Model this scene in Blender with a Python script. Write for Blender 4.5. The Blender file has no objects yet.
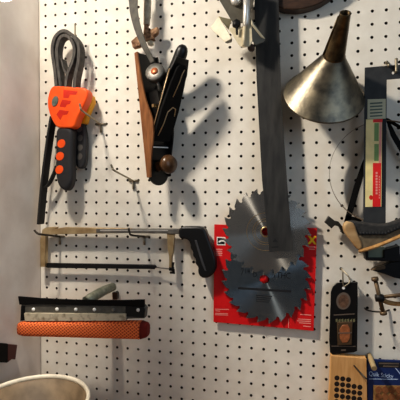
import bpy, math, random
from mathutils import Vector, Matrix
random.seed(7)
S = 0.0254                      # the scene is measured in inches (peg holes are one inch apart) and built in metres
SC = bpy.context.scene
COL = SC.collection

# ---------------------------------------------------------------- camera
CR = Matrix(((0.97818, 0.20768, 0.00529), (0.01086, -0.02572, -0.99961), (-0.20746, 0.97786, -0.02742)))
CP = Vector((7.49326, -32.79139, -0.75442))
FOC = 394.68
cam = bpy.data.cameras.new('camera'); cam.sensor_width = 36; cam.sensor_fit = 'HORIZONTAL'
cam.lens = FOC / 400 * 36; cam.clip_start = 0.01; cam.clip_end = 50
co = bpy.data.objects.new('camera', cam); COL.objects.link(co)
m3 = Matrix((CR[0], -CR[1], -CR[2])).transposed()
co.matrix_world = Matrix.Translation(CP * S) @ m3.to_4x4()
SC.camera = co
CRT = CR.transposed()

def q(x, y, d=0.0):
    """point (inches) at distance d in front of the board, from photo measurements"""
    v = CRT @ Vector(((x - 200) / FOC, (y - 200) / FOC, 1.0))
    t = (-d - CP.y) / v.y
    return CP + v * t

# ---------------------------------------------------------------- materials
def lin(c):
    return tuple(((v / 255) / 12.92 if v <= 10 else (((v / 255) + 0.055) / 1.055) ** 2.4) for v in c) + (1.0,)

def mat(name, c, rough=0.6, metal=0.0, c2=None, scale=40.0, bump=0.0, bscale=200.0, spec=0.5, aniso=0.0,
        stretch=None, lo=0.35, hi=0.65, emit=0.0, ior=None, r2=None):
    m = bpy.data.materials.new(name); m.use_nodes = True
    nt = m.node_tree; b = nt.nodes['Principled BSDF']
    b.inputs['Roughness'].default_value = rough; b.inputs['Metallic'].default_value = metal
    b.inputs['Specular IOR Level'].default_value = spec
    tc = nt.nodes.new('ShaderNodeTexCoord'); src = tc.outputs['Object']
    if stretch:
        mp = nt.nodes.new('ShaderNodeMapping'); mp.inputs['Scale'].default_value = stretch
        nt.links.new(src, mp.inputs['Vector']); src = mp.outputs['Vector']
    n = nt.nodes.new('ShaderNodeTexNoise'); n.inputs['Scale'].default_value = scale; n.inputs['Detail'].default_value = 5
    nt.links.new(src, n.inputs['Vector'])
    r = nt.nodes.new('ShaderNodeValToRGB')
    r.color_ramp.elements[0].position = lo; r.color_ramp.elements[1].position = hi
    r.color_ramp.elements[0].color = lin(c); r.color_ramp.elements[1].color = lin(c2 or tuple(min(255, v * 1.1) for v in c))
    nt.links.new(n.outputs['Fac'], r.inputs['Fac']); nt.links.new(r.outputs['Color'], b.inputs['Base Color'])
    if r2 is not None:
        mr = nt.nodes.new('ShaderNodeMapRange'); mr.inputs['To Min'].default_value = rough; mr.inputs['To Max'].default_value = r2
        nt.links.new(n.outputs['Fac'], mr.inputs['Value']); nt.links.new(mr.outputs['Result'], b.inputs['Roughness'])
    if bump:
        n2 = nt.nodes.new('ShaderNodeTexNoise'); n2.inputs['Scale'].default_value = bscale; n2.inputs['Detail'].default_value = 3
        nt.links.new(src, n2.inputs['Vector'])
        bp = nt.nodes.new('ShaderNodeBump'); bp.inputs['Strength'].default_value = bump; bp.inputs['Distance'].default_value = 0.001
        nt.links.new(n2.outputs['Fac'], bp.inputs['Height']); nt.links.new(bp.outputs['Normal'], b.inputs['Normal'])
    if aniso:
        b.inputs['Anisotropic'].default_value = aniso
        tg = nt.nodes.new('ShaderNodeTangent'); tg.direction_type = 'RADIAL'; tg.axis = 'Y'; b.inputs['Anisotropic Rotation'].default_value = 0.25
        nt.links.new(tg.outputs['Tangent'], b.inputs['Tangent'])
    if emit:
        b.inputs['Emission Color'].default_value = (1, 0.95, 0.86, 1); b.inputs['Emission Strength'].default_value = emit
    return m

M = {}
M['board'] = mat('painted_hardboard', (224, 217, 204), 0.62, c2=(233, 227, 215), scale=30, bump=0.55, bscale=900, spec=0.3)
M['plaster'] = mat('white_plaster', (214, 203, 193), 0.85, c2=(228, 219, 210), scale=14, bump=0.4, bscale=60, spec=0.2)
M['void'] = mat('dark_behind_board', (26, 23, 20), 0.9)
M['orange'] = mat('orange_plastic', (255, 88, 18), 0.45, c2=(255, 100, 28))
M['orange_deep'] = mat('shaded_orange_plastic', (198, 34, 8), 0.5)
M['yellow'] = mat('yellow_plastic', (226, 160, 26), 0.45)
M['charcoal'] = mat('charcoal_rubber', (44, 43, 45), 0.6, bump=0.2)
M['black'] = mat('black_plastic', (20, 20, 21), 0.38, spec=0.5)
M['blackmatte'] = mat('matte_black', (16, 15, 15), 0.75, spec=0.25)
M['strap'] = mat('grey_rubber_strap', (62, 59, 57), 0.75, c2=(92, 87, 81), scale=60, stretch=(6, 1, 1))
M['strapdark'] = mat('dark_rubber_strap', (34, 32, 31), 0.7)
M['badge'] = mat('grey_badge', (92, 104, 96), 0.35, metal=0.3, c2=(130, 140, 132), scale=120)
M['wire'] = mat('dull_zinc_wire', (132, 122, 102), 0.4, metal=0.7, c2=(164, 154, 134))
M['wiredark'] = mat('dark_steel_wire', (66, 60, 54), 0.45, metal=0.7)
M['steel'] = mat('dull_steel', (122, 120, 116), 0.42, metal=0.8, c2=(150, 146, 138), scale=60, r2=0.55)
M['bar'] = mat('dark_blued_steel', (50, 50, 50), 0.5, metal=0.35, c2=(70, 69, 67), scale=25, stretch=(3, 1, 0.6), r2=0.62)
M['square'] = mat('dark_grey_steel', (50, 51, 52), 0.65, metal=0.1, c2=(62, 62, 62), scale=40)
M['blade'] = mat('brushed_blade_steel', (196, 193, 186), 0.23, metal=1.0, c2=(204, 201, 194), scale=60, aniso=1.0)
M['bladedark'] = mat('coated_blade_steel', (146, 158, 166), 0.24, metal=1.0, c2=(160, 172, 180), scale=60, aniso=1.0)
M['ink'] = mat('dark_ink', (22, 24, 28), 0.7)
M['red'] = mat('red_card', (206, 18, 24), 0.5, c2=(216, 24, 28))
M['redprint'] = mat('red_print', (212, 30, 26), 0.5)
M['white'] = mat('white_print', (236, 232, 226), 0.6)
M['pale'] = mat('pale_print', (222, 150, 140), 0.6)
M['yellowprint'] = mat('yellow_print', (250, 196, 30), 0.6)
M['cream'] = mat('cream_paper', (226, 208, 150), 0.6)
M['green'] = mat('green_print', (120, 148, 92), 0.6)
M['teal'] = mat('pale_teal_paper', (180, 178, 150), 0.6, c2=(194, 190, 164))
M['tealink'] = mat('teal_ink', (78, 92, 84), 0.6)
M['sole'] = mat('brown_rough_metal', (126, 82, 50), 0.5, metal=0.2, c2=(156, 106, 66), scale=50, stretch=(3, 3, 0.6))
M['japan'] = mat('black_japanned_iron', (17, 16, 16), 0.4, spec=0.5)
M['bright'] = mat('bright_edge_line', (206, 178, 140), 0.35, metal=0.6)
M['knob'] = mat('polished_brown_wood', (70, 47, 30), 0.3, c2=(96, 68, 42), scale=40, stretch=(1, 4, 1))
M['brass'] = mat('dull_brass', (170, 140, 96), 0.35, metal=0.8, c2=(196, 168, 124))
M['copperish'] = mat('copper_label', (184, 110, 72), 0.4, metal=0.4)
M['tin'] = mat('aged_galvanised_tin', (96, 92, 84), 0.3, metal=0.92, c2=(150, 140, 120), scale=45, r2=0.5, bump=0.25, bscale=120)
M['tindark'] = mat('tarnished_tin', (70, 58, 42), 0.32, metal=0.85, c2=(112, 96, 70), scale=70)
M['greymetal'] = mat('grey_metal_strip', (84, 82, 77), 0.6, metal=0.1, c2=(104, 101, 94), scale=80)
M['oldwood'] = mat('worn_pale_wood', (168, 156, 134), 0.8, c2=(204, 194, 172), scale=120)
M['rust'] = mat('rusty_iron', (92, 60, 40), 0.85, c2=(184, 146, 112), scale=120, bump=0.5, bscale=300)
M['castbeige'] = mat('beige_painted_casting', (194, 182, 152), 0.45, c2=(212, 200, 172), scale=60)
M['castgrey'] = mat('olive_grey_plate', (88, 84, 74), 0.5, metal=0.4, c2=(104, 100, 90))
M['chrome'] = mat('bright_plated_steel', (206, 203, 196), 0.35, metal=0.6)
M['darkwood'] = mat('dark_stained_wood', (52, 36, 27), 0.5, c2=(74, 52, 38), scale=60, stretch=(1, 1, 5))
M['saws_gold'] = mat('golden_plated_frame', (176, 150, 112), 0.4, metal=0.6, c2=(200, 178, 140), scale=50)
M['sponge'] = mat('orange_mesh_over_sponge', (226, 84, 30), 0.8, c2=(240, 104, 44))
M['spongeend'] = mat('dark_red_sponge', (112, 30, 20), 0.9)
M['holder'] = mat('dark_grey_holder', (84, 82, 76), 0.5, metal=0.1, c2=(104, 100, 92), scale=80)
M['lightstrip'] = mat('worn_light_metal', (206, 196, 172), 0.5, metal=0.1, c2=(120, 104, 80), scale=90, lo=0.5, hi=0.75)
M['sock'] = mat('grey_green_socket', (128, 130, 112), 0.5, metal=0.35, c2=(160, 160, 142), scale=110)
M['brown'] = mat('brown_plastic', (66, 48, 38), 0.5)
M['bucketw'] = mat('cream_plastic', (226, 218, 198), 0.5)
M['bucketin'] = mat('stained_inner_wall', (140, 120, 94), 0.6, c2=(98, 82, 62), scale=14, stretch=(1, 1, 1), lo=0.4, hi=0.6)
M['oxblood'] = mat('dark_red_plastic', (74, 26, 24), 0.5)
M['tan'] = mat('tan_leather', (150, 108, 60), 0.62, c2=(190, 150, 96), scale=70, bump=0.25)
M['pale_tan'] = mat('pale_tan_leather', (206, 176, 130), 0.6)
M['darkpad'] = mat('dark_padding', (46, 45, 44), 0.8, c2=(62, 60, 58), scale=120, bump=0.6, bscale=500)
M['toolblack'] = mat('black_tool_iron', (30, 29, 29), 0.5, metal=0.5)
M['palegreen'] = mat('pale_green_plate', (120, 128, 112), 0.5, metal=0.2)
M['jaw'] = mat('brown_iron', (92, 76, 58), 0.5, metal=0.5, c2=(116, 96, 72))
M['wood'] = mat('pale_pine', (196, 148, 92), 0.6, c2=(214, 168, 112), scale=16, stretch=(9, 1, 1))
M['hole'] = mat('painted_hole_shade', (32, 20, 14), 0.9)
M['packblack'] = mat('glossy_black_card', (20, 18, 17), 0.32)
M['packbrown'] = mat('brown_bits', (130, 78, 46), 0.5, c2=(170, 106, 66), scale=160)
M['packring'] = mat('grey_brown_print', (98, 86, 76), 0.6)
M['olive'] = mat('olive_print', (112, 108, 78), 0.6)
M['blue'] = mat('navy_card', (22, 44, 92), 0.45, c2=(26, 50, 102))
M['paleblue'] = mat('pale_blue_print', (170, 190, 216), 0.6)
M['disc'] = mat('brown_abrasive', (120, 74, 40), 0.8, c2=(146, 94, 56), scale=150)
M['bulb'] = mat('glowing_bulb_glass', (255, 250, 240), 0.4, emit=14.0)
M['alu'] = mat('spun_aluminium', (180, 180, 178), 0.4, metal=0.9)
M['bench'] = mat('bench_wood', (140, 106, 72), 0.7, c2=(160, 124, 88), scale=12, stretch=(1, 8, 1))

# a woven mesh pattern over the sponge
def mesh_pattern(m):
    nt = m.node_tree; b = nt.nodes['Principled BSDF']
    tc = nt.nodes.new('ShaderNodeTexCoord')
    outs = []
    for a in (0.9, -0.9):
        mp = nt.nodes.new('ShaderNodeMapping'); mp.inputs['Rotation'].default_value = (0, a, 0)
        w = nt.nodes.new('ShaderNodeTexWave'); w.inputs['Scale'].default_value = 62
        nt.links.new(tc.outputs['Object'], mp.inputs['Vector']); nt.links.new(mp.outputs['Vector'], w.inputs['Vector'])
        outs.append(w.outputs['Fac'])
    mx = nt.nodes.new('ShaderNodeMath'); mx.operation = 'MAXIMUM'
    nt.links.new(outs[0], mx.inputs[0]); nt.links.new(outs[1], mx.inputs[1])
    r = nt.nodes.new('ShaderNodeValToRGB')
    r.color_ramp.elements[0].position = 0.45; r.color_ramp.elements[1].position = 0.95
    r.color_ramp.elements[0].color = lin((178, 62, 24)); r.color_ramp.elements[1].color = lin((250, 136, 74))
    nt.links.new(mx.outputs[0], r.inputs['Fac']); nt.links.new(r.outputs['Color'], b.inputs['Base Color'])
    bp = nt.nodes.new('ShaderNodeBump'); bp.inputs['Distance'].default_value = 0.001; bp.inputs['Strength'].default_value = 0.6
    nt.links.new(mx.outputs[0], bp.inputs['Height']); nt.links.new(bp.outputs['Normal'], b.inputs['Normal'])
mesh_pattern(M['sponge'])

# ---------------------------------------------------------------- geometry helpers (all in inches)
class MB:
    def __init__(s): s.v = []; s.f = []; s.mi = []; s.sm = []
    def add(s, verts, faces, mi=0, smooth=False):
        o = len(s.v); s.v += [Vector(p) for p in verts]
        for f in faces: s.f.append([i + o for i in f]); s.mi.append(mi); s.sm.append(smooth)
        return s
    def loops(s, rings, mi=0, smooth=True, cap=True, closed=True):
        n = len(rings[0]); v = [p for r in rings for p in r]; f = []
        for k in range(len(rings) - 1):
            for i in range(n if closed else n - 1):
                a = k * n + i; b = k * n + (i + 1) % n
                f.append([a, b, b + n, a + n])
        s.add(v, f, mi, smooth)
        if cap and closed:
            s.add(rings[0], [list(range(n))[::-1]], mi, False); s.add(rings[-1], [list(range(n))], mi, False)
        return s
    def prism(s, pts, df, db, mi=0):
        """flat piece: outline measured in the photo at its front face (df from the board), back at db"""
        fr = [q(x, y, df) for x, y in pts]; return s.slab(fr, Vector((0, df - db, 0)), mi)
    def slab(s, fr, off, mi=0):
        n = len(fr); bk = [p + off for p in fr]
        s.add(fr + bk, [list(range(n)), list(range(2 * n - 1, n - 1, -1))] + [[i + n, (i + 1) % n + n, (i + 1) % n, i] for i in range(n)], mi)
        return s
    def tube(s, pts, r, n=10, mi=0):
        pts = [Vector(p) for p in pts]; rs = r if isinstance(r, (list, tuple)) else [r] * len(pts)
        rings = []; up = None
        for i, p in enumerate(pts):
            t = (pts[min(i + 1, len(pts) - 1)] - pts[max(i - 1, 0)]).normalized()
            if up is None: up = Vector((0, 0, 1)) if abs(t.z) < 0.9 else Vector((1, 0, 0))
            a = (up - t * up.dot(t)).normalized(); up = a; b = t.cross(a)
            rings.append([p + (a * math.cos(2 * math.pi * k / n) + b * math.sin(2 * math.pi * k / n)) * rs[i] for k in range(n)])
        return s.loops(rings, mi)
    def lathe(s, o, ax, prof, n=32, mi=0, cap=True, ang0=0):
        o = Vector(o); ax = Vector(ax).normalized()
        e = ax.cross(Vector((0, 1, 0)));
        if e.length < 0.1: e = ax.cross(Vector((1, 0, 0)))
        e.normalize(); g = ax.cross(e)
        rings = [[o + ax * h + (e * math.cos(2 * math.pi * k / n + ang0) + g * math.sin(2 * math.pi * k / n + ang0)) * max(r, 1e-4) for k in range(n)] for r, h in prof]
        return s.loops(rings, mi, cap=cap)
    def box(s, c, ax, h, mi=0):
        c = Vector(c); ax = [Vector(a).normalized() for a in ax]
        v = [c + ax[0] * h[0] * i + ax[1] * h[1] * j + ax[2] * h[2] * k for i in (-1, 1) for j in (-1, 1) for k in (-1, 1)]
        return s.add(v, [[0, 1, 3, 2], [4, 6, 7, 5], [0, 4, 5, 1], [2, 3, 7, 6], [0, 2, 6, 4], [1, 5, 7, 3]], mi)
    def ribbon(s, path, wv, th, mi=0):
        """strip following path (list of points), wide along the vectors wv, th thick"""
        path = [Vector(p) for p in path]; n = len(path)
        wv = [Vector(w) for w in wv] if isinstance(wv, list) else [Vector(wv)] * n
        rings = []
        for i, p in enumerate(path):
            t = (path[min(i + 1, n - 1)] - path[max(i - 1, 0)]).normalized()
            nn = t.cross(wv[i]).normalized() * th / 2; w = wv[i] / 2
            rings.append([p - w - nn, p + w - nn, p + w + nn, p - w + nn])
        return s.loops(rings, mi, smooth=False)
    def build(s, name, mats, parent=None, bevel=0.0, seg=2, subsurf=0, org=None):
        me = bpy.data.meshes.new(name)
        base = Vector(parent['_o']) if parent is not None else (Vector(org) if org is not None else
               Vector((sum(p.x for p in s.v) / len(s.v), sum(p.y for p in s.v) / len(s.v), min(p.z for p in s.v))))
        me.from_pydata([((p - base) * S)[:] for p in s.v], [], s.f)
        for m in (mats if isinstance(mats, (list, tuple)) else [mats]): me.materials.append(m)
        for p, mi, sm in zip(me.polygons, s.mi, s.sm): p.material_index = mi; p.use_smooth = sm
        me.update()
        import bmesh
        bm = bmesh.new(); bm.from_mesh(me); bmesh.ops.remove_doubles(bm, verts=bm.verts, dist=1e-6)
        bmesh.ops.recalc_face_normals(bm, faces=bm.faces); bm.to_mesh(me); bm.free()
        o = bpy.data.objects.new(name, me); COL.objects.link(o)
        o['_o'] = base[:]
        if parent is None: o.location = base * S
        else: o.parent = parent
        if bevel:
            b = o.modifiers.new('bevel', 'BEVEL'); b.width = bevel * S; b.segments = seg; b.limit_method = 'ANGLE'; b.angle_limit = 0.6
            b.harden_normals = False
            if seg > 1:
                for p in me.polygons: p.use_smooth = True
                try: me.set_sharp_from_angle(angle=0.7)
                except Exception: pass
        if subsurf:
            b = o.modifiers.new('sub', 'SUBSURF'); b.levels = subsurf; b.render_levels = subsurf
        return o

def thing(name, label, cat, base, group=None):
    o = bpy.data.objects.new(name, None); COL.objects.link(o); o.empty_display_size = 0.01
    o.location = Vector(base) * S; o['_o'] = Vector(base)[:]
    return tag(o, label, cat, group)
def tag(o, label, cat, group=None):
    o['label'] = label; o['category'] = cat
    if group: o['group'] = group
    return o
def struct(o): o['kind'] = 'structure'; return o
def lab(o, s): o['label'] = s; return o

def ell(cx, cy, rx, ry, rot=0.0, n=20):
    c, s_ = math.cos(rot), math.sin(rot)
    return [(cx + rx * math.cos(t) * c - ry * math.sin(t) * s_, cy + rx * math.cos(t) * s_ + ry * math.sin(t) * c)
            for t in [2 * math.pi * k / n for k in range(n)]]
def smooth(pts, it=2):
    for _ in range(it):
        out = []
        for i in range(len(pts)):
            a = pts[i]; b = pts[(i + 1) % len(pts)]
            out += [tuple(a[k] * 0.75 + b[k] * 0.25 for k in range(len(a))), tuple(a[k] * 0.25 + b[k] * 0.75 for k in range(len(a)))]
        pts = out
    return pts
def spl(pts, n=6):
    """Catmull-Rom through points (tuples or Vectors)"""
    P_ = [Vector(p) for p in pts]; out = []
    for i in range(len(P_) - 1):
        p0 = P_[max(i - 1, 0)]; p1 = P_[i]; p2 = P_[i + 1]; p3 = P_[min(i + 2, len(P_) - 1)]
        for k in range(n):
            t = k / n
            out.append(0.5 * ((2 * p1) + (p2 - p0) * t + (2 * p0 - 5 * p1 + 4 * p2 - p3) * t * t + (-p0 + 3 * p1 - 3 * p2 + p3) * t ** 3))
    out.append(P_[-1]); return out

def line(pts, d, mm, par): MB().prism(pts, d, d - .018).build('print_line', mm, par)
def text(s, name, x, y, d, h, m, parent, rot=0.0, width=None, bold=0.0):
    """raised print lying on the plane d in front of the board; (x, y) lower left corner, h height in photo px"""
    cu = bpy.data.curves.new(name, 'FONT'); cu.body = s; cu.size = 1.0; cu.extrude = 0.004; cu.offset = bold
    t = bpy.data.objects.new('tmp', cu); COL.objects.link(t)
    dg = bpy.context.evaluated_depsgraph_get(); dg.update()
    me = bpy.data.meshes.new_from_object(t.evaluated_get(dg))
    COL.objects.unlink(t); bpy.data.objects.remove(t)
    pos = q(x, y, d); sc = (q(x, y - h, d) - pos).length / 0.72
    w = max(v.co.x for v in me.vertices) or 1
    sx = (q(x + width, y, d) - pos).length / w if width else sc
    c, s_ = math.cos(rot), math.sin(rot); base = Vector(parent['_o'])
    for v in me.vertices:
        a, b = v.co.x * sx, v.co.y * sc
        v.co = (pos + Vector((a * c - b * s_, -v.co.z, a * s_ + b * c)) - base) * S
    me.materials.append(m); me.update()
    o = bpy.data.objects.new(name, me); COL.objects.link(o); o['_o'] = base[:]; o.parent = parent
    return o

# ================================================================ THE SETTING
def make_board():
    mb = MB(); n = 12; r = 0.118; th = 0.22
    x0, x1, z0, z1 = -14, 21, -26, 22
    sq = []
    for k in range(n):
        a = 2 * math.pi * k / n + math.pi / 4
        c, s_ = math.cos(a), math.sin(a); m_ = max(abs(c), abs(s_)); sq.append((0.5 * c / m_, 0.5 * s_ / m_))
    # make ring points hit the four corners
    for xx in range(x0, x1 + 1):
        for zz in range(z0, z1 + 1):
            o = [Vector((xx + a, 0, zz + b)) for a, b in sq]
            i = [Vector((xx + r * math.cos(2 * math.pi * k / n + math.pi / 4), 0, zz + r * math.sin(2 * math.pi * k / n + math.pi / 4))) for k in range(n)]
            b = [p + Vector((0, th, 0)) for p in i]
            mb.add(o + i + b, [[k, (k + 1) % n, (k + 1) % n + n, k + n] for k in range(n)] +
                   [[k + n, (k + 1) % n + n, (k + 1) % n + 2 * n, k + 2 * n] for k in range(n)], 0)
            mb.mi[-n:] = [2] * n
    L = -14.62
    mb.add([(L, 0, z0 - .5), (-14.5, 0, z0 - .5), (-14.5, 0, z1 + .5), (L, 0, z1 + .5)], [[0, 1, 2, 3]])
    mb.add([(L, 0, z0 - .5), (L, th, z0 - .5), (L, th, z1 + .5), (L, 0, z1 + .5)], [[0, 1, 2, 3]])
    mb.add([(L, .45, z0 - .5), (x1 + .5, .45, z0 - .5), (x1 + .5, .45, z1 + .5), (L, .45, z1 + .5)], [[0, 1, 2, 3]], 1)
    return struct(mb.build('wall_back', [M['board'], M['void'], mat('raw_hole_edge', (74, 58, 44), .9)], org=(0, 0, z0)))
make_board()
mb = MB(); mb.box((-15.2, -22.4, -2), [(1, 0, 0), (0, 1, 0), (0, 0, 1)], (0.5, 23, 24.5))
struct(mb.build('wall_left', M['plaster']))

# ================================================================ PEG HOOKS
def hook(label, base, path, r=0.075, bracket=True, wire='wire', group='wire peg hooks in the board'):
    b = q(*base)
    t = thing('peg_hook', label, 'hook', b, group)
    pts = spl([b + Vector((0, .15, 0)), b] + [q(*p) for p in path], 4)
    MB().tube(pts, r, 8).build('hook_wire', M[wire], t)
    if bracket:
        m = MB(); wz = b.z
        m.tube([b + Vector((-.42, -.08, 0.02)), b + Vector((.42, -.08, 0.02))], 0.1, 8)
        m.tube([b + Vector((-.42, -.08, 0.02)), b + Vector((-.42, .12, 0.02))], 0.07, 8)
        m.tube([b + Vector((.42, -.08, 0.02)), b + Vector((.42, .12, 0.02))], 0.07, 8)
        m.tube([b + Vector((0, -.1, .05)), b + Vector((0, -.1, -.72))], 0.1, 8)
        m.build('hook_bracket', M['wire'], t)
    return t
hook('empty wire peg hook whose tip passes in front of the orange strap wrench', (101.5, 124.5), [(82.5, 111, 3.6), (80.6, 107.6, 3.75), (79.6, 103.5, 3.8)])
hook('empty wire peg hook below the other one, nearest to the hand plane', (133.8, 181), [(115, 171, 4.1), (112.7, 168.5, 4.3), (111, 164.5, 4.35)])
hook('thin upright hook tip rising through the loop of the strap wrench', (77, 38), [(75.6, 41, 1.8), (75.1, 38, 1.95), (75, 24, 1.95)], bracket=False)
hook('dark wire peg hook holding the left end of the hacksaw frame', (60.5, 236.5), [(42, 234.5, 3.1), (37, 233, 3.25), (34.2, 230, 3.3)], r=.09, wire='wiredark')
hook('dark wire peg hook holding the hacksaw frame near its handle', (145, 236.5), [(132, 235.2, 2.4), (129.6, 232.6, 2.55), (128.6, 228, 2.6)], r=.09, wire='wiredark')
hook('thin wire loop hook holding the black packet', (341, 268.5), [(347, 274.5, .5), (350, 281, .8), (346, 285.5, .9), (343.2, 285, .9), (342.9, 270, .9)], r=0.05, bracket=False)
hook('short wire hook over the square top edge, left of the two', (386.5, 63), [(388.6, 66, 1.9), (388.6, 64, 2.0), (386, 61.5, 2.0)], r=0.1, bracket=False)
hook('wire hook standing up over the square at the photo right edge', (396, 69), [(396.2, 72, 1.85), (396.4, 69, 2.0), (396.3, 58.5, 2.0)], r=0.1, bracket=False)
hook('wire hook sticking out of the drilled wooden block', (349.5, 360), [(357, 369, 1.4), (366.5, 379, 2.2)], r=0.06, wire='wiredark')
t = thing('peg_hook', 'thick tan sleeved hook above the blue packet', 'hook', q(369.8, 355), 'wire peg hooks in the board')
MB().tube([q(369.5, 354.5, 0), q(370.6, 358.5, .7), q(374.2, 368.5, 1.8)], [.15, .2, .2], 10).build('hook_sleeve', mat('tan_sleeve', (170, 148, 108), 0.6), t)
hook('dark wire hook with crossing tip under the small clamp screw', (389, 310), [(383, 311.8, .4), (374, 311.5, .9), (367, 310, 1.4), (364.5, 308, 1.5)], r=0.06, bracket=False, wire='wiredark')

# ================================================================ STRAP WRENCHES
def strap_wrench_big():
    t = thing('strap_wrench', 'large orange headed strap wrench with grey strap loop and orange grip inlays', 'wrench', q(65, 190, 1.7))
    head = smooth([(52, 85.5), (60, 85.8), (76, 87), (84.5, 87.4), (88, 91.6), (87, 98), (82, 108), (77.6, 117), (74.4, 127.8), (65, 128), (56.6, 127.6), (52.2, 121.4), (47.8, 110), (47, 101), (48.6, 92)], 1)
    h = MB().prism(head, 2.2, 1.2).build('head', M['orange'], t, bevel=0.14, seg=3)
    for pts in ([(64.2, 90.6), (76.6, 92.0), (75.2, 94.6), (69.8, 94.6), (68.6, 97.6), (64.2, 97.2)],
                [(62.6, 100.4), (70.4, 101.4), (69, 104), (66.6, 104.4), (65.4, 106.8), (60.4, 106.2)],
                [(60, 110.6), (67.8, 111.6), (66.4, 114.4), (62.6, 115), (60.6, 118.8), (57.2, 114.6)]):
        cx = sum(p[0] for p in pts) / 6; cy = sum(p[1] for p in pts) / 6
        pts = [(cx + (x - cx) * 1.15, cy + (y - cy) * 1.22) for x, y in pts]
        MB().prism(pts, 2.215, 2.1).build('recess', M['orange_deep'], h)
    b = MB().prism(ell(54.8, 101.2, 3.0, 5.4, 0.28), 2.26, 2.1).build('badge', M['steel'], t, bevel=0.02)
    MB().prism(ell(54.8, 101.2, 2.5, 4.8, 0.28), 2.285, 2.2).build('badge_face', M['badge'], b)
    hd = smooth([(56, 126.5), (71.8, 126.5), (72, 140), (71.2, 155), (71.8, 172), (71.2, 183), (67, 191), (61.5, 190), (56.6, 184), (54.4, 172), (55.2, 150), (54.8, 138)], 2)
    g = MB().prism(hd, 2.1, 1.1).build('handle', M['charcoal'], t, bevel=0.3, seg=4)
    for c in ((61.2, 143.6), (59.8, 156.2), (59.2, 169.6)):
        MB().prism(ell(c[0], c[1], 3.9, 4.5, 0.5), 2.13, 1.9).build('grip_inlay', M['orange'], g, bevel=0.02)
    W = Vector((0, 0.85, 0))
    p = spl([(59, 90), (57.4, 72), (54.8, 52), (57.5, 39), (65.5, 32.6), (74, 36.5), (80.6, 46.5), (80.6, 62), (77.4, 78), (76.6, 90)])
    m = MB().ribbon([q(v[0], v[1], 1.75) for v in p], W, 0.27)
    p = spl([(63, 88), (60.6, 70), (59, 52), (62, 40), (68, 37), (73.5, 42), (76.6, 51), (74.8, 62), (69.4, 76), (67.6, 90)])
    m.ribbon([q(v[0], v[1], 1.75) for v in p], Vector((0, 0.8, 0)), 0.25)
    p = spl([(63.5, 60), (66, 70), (69.5, 76)])
    m.ribbon([q(v[0], v[1], 1.75) for v in p], Vector((0, 0.8, 0)), 0.14)
    m.build('strap', M['strap'], t)
    p = spl([(53.5, 117), (50.5, 135), (46.4, 165), (43, 195), (40.6, 224)])
    m = MB().ribbon([q(v[0], v[1], 1.2) for v in p], Vector((0, 0.85, 0)), 0.2)
    p = spl([(45.4, 187), (49, 184), (54, 174), (57, 166)])
    m.ribbon([q(v[0], v[1], 1.2) for v in p], Vector((0, 0.5, 0)), 0.13)
    m.build('strap_tail', M['strapdark'], t)
strap_wrench_big()
def strap_wrench_small():
    t = thing('strap_wrench', 'smaller yellow and black strap wrench hanging behind the orange one', 'wrench', q(80, 168, .7))
    MB().prism([(82, 92), (91.4, 95), (92.4, 101), (87.5, 113), (84.6, 123.4), (74, 123.4), (74, 100)], 1.15, .4).build('head', M['yellow'], t, bevel=0.08)
    hd = smooth([(71, 120), (82, 120), (84.6, 130), (86, 140), (85.4, 163), (82, 169), (77, 168), (73, 160)], 1)
    g = MB().prism(hd, 1.0, .35).build('handle', M['charcoal'], t, bevel=0.16, seg=3)
    for c in ((79.4, 129), (80, 138), (80, 147.5), (79.6, 156.5)):
        MB().prism(ell(c[0], c[1], 2.6, 3.3, .3), 1.012, .8).build('grip_slot', mat('slot_grey', (88, 83, 78), .7), g)
strap_wrench_small()

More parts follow.
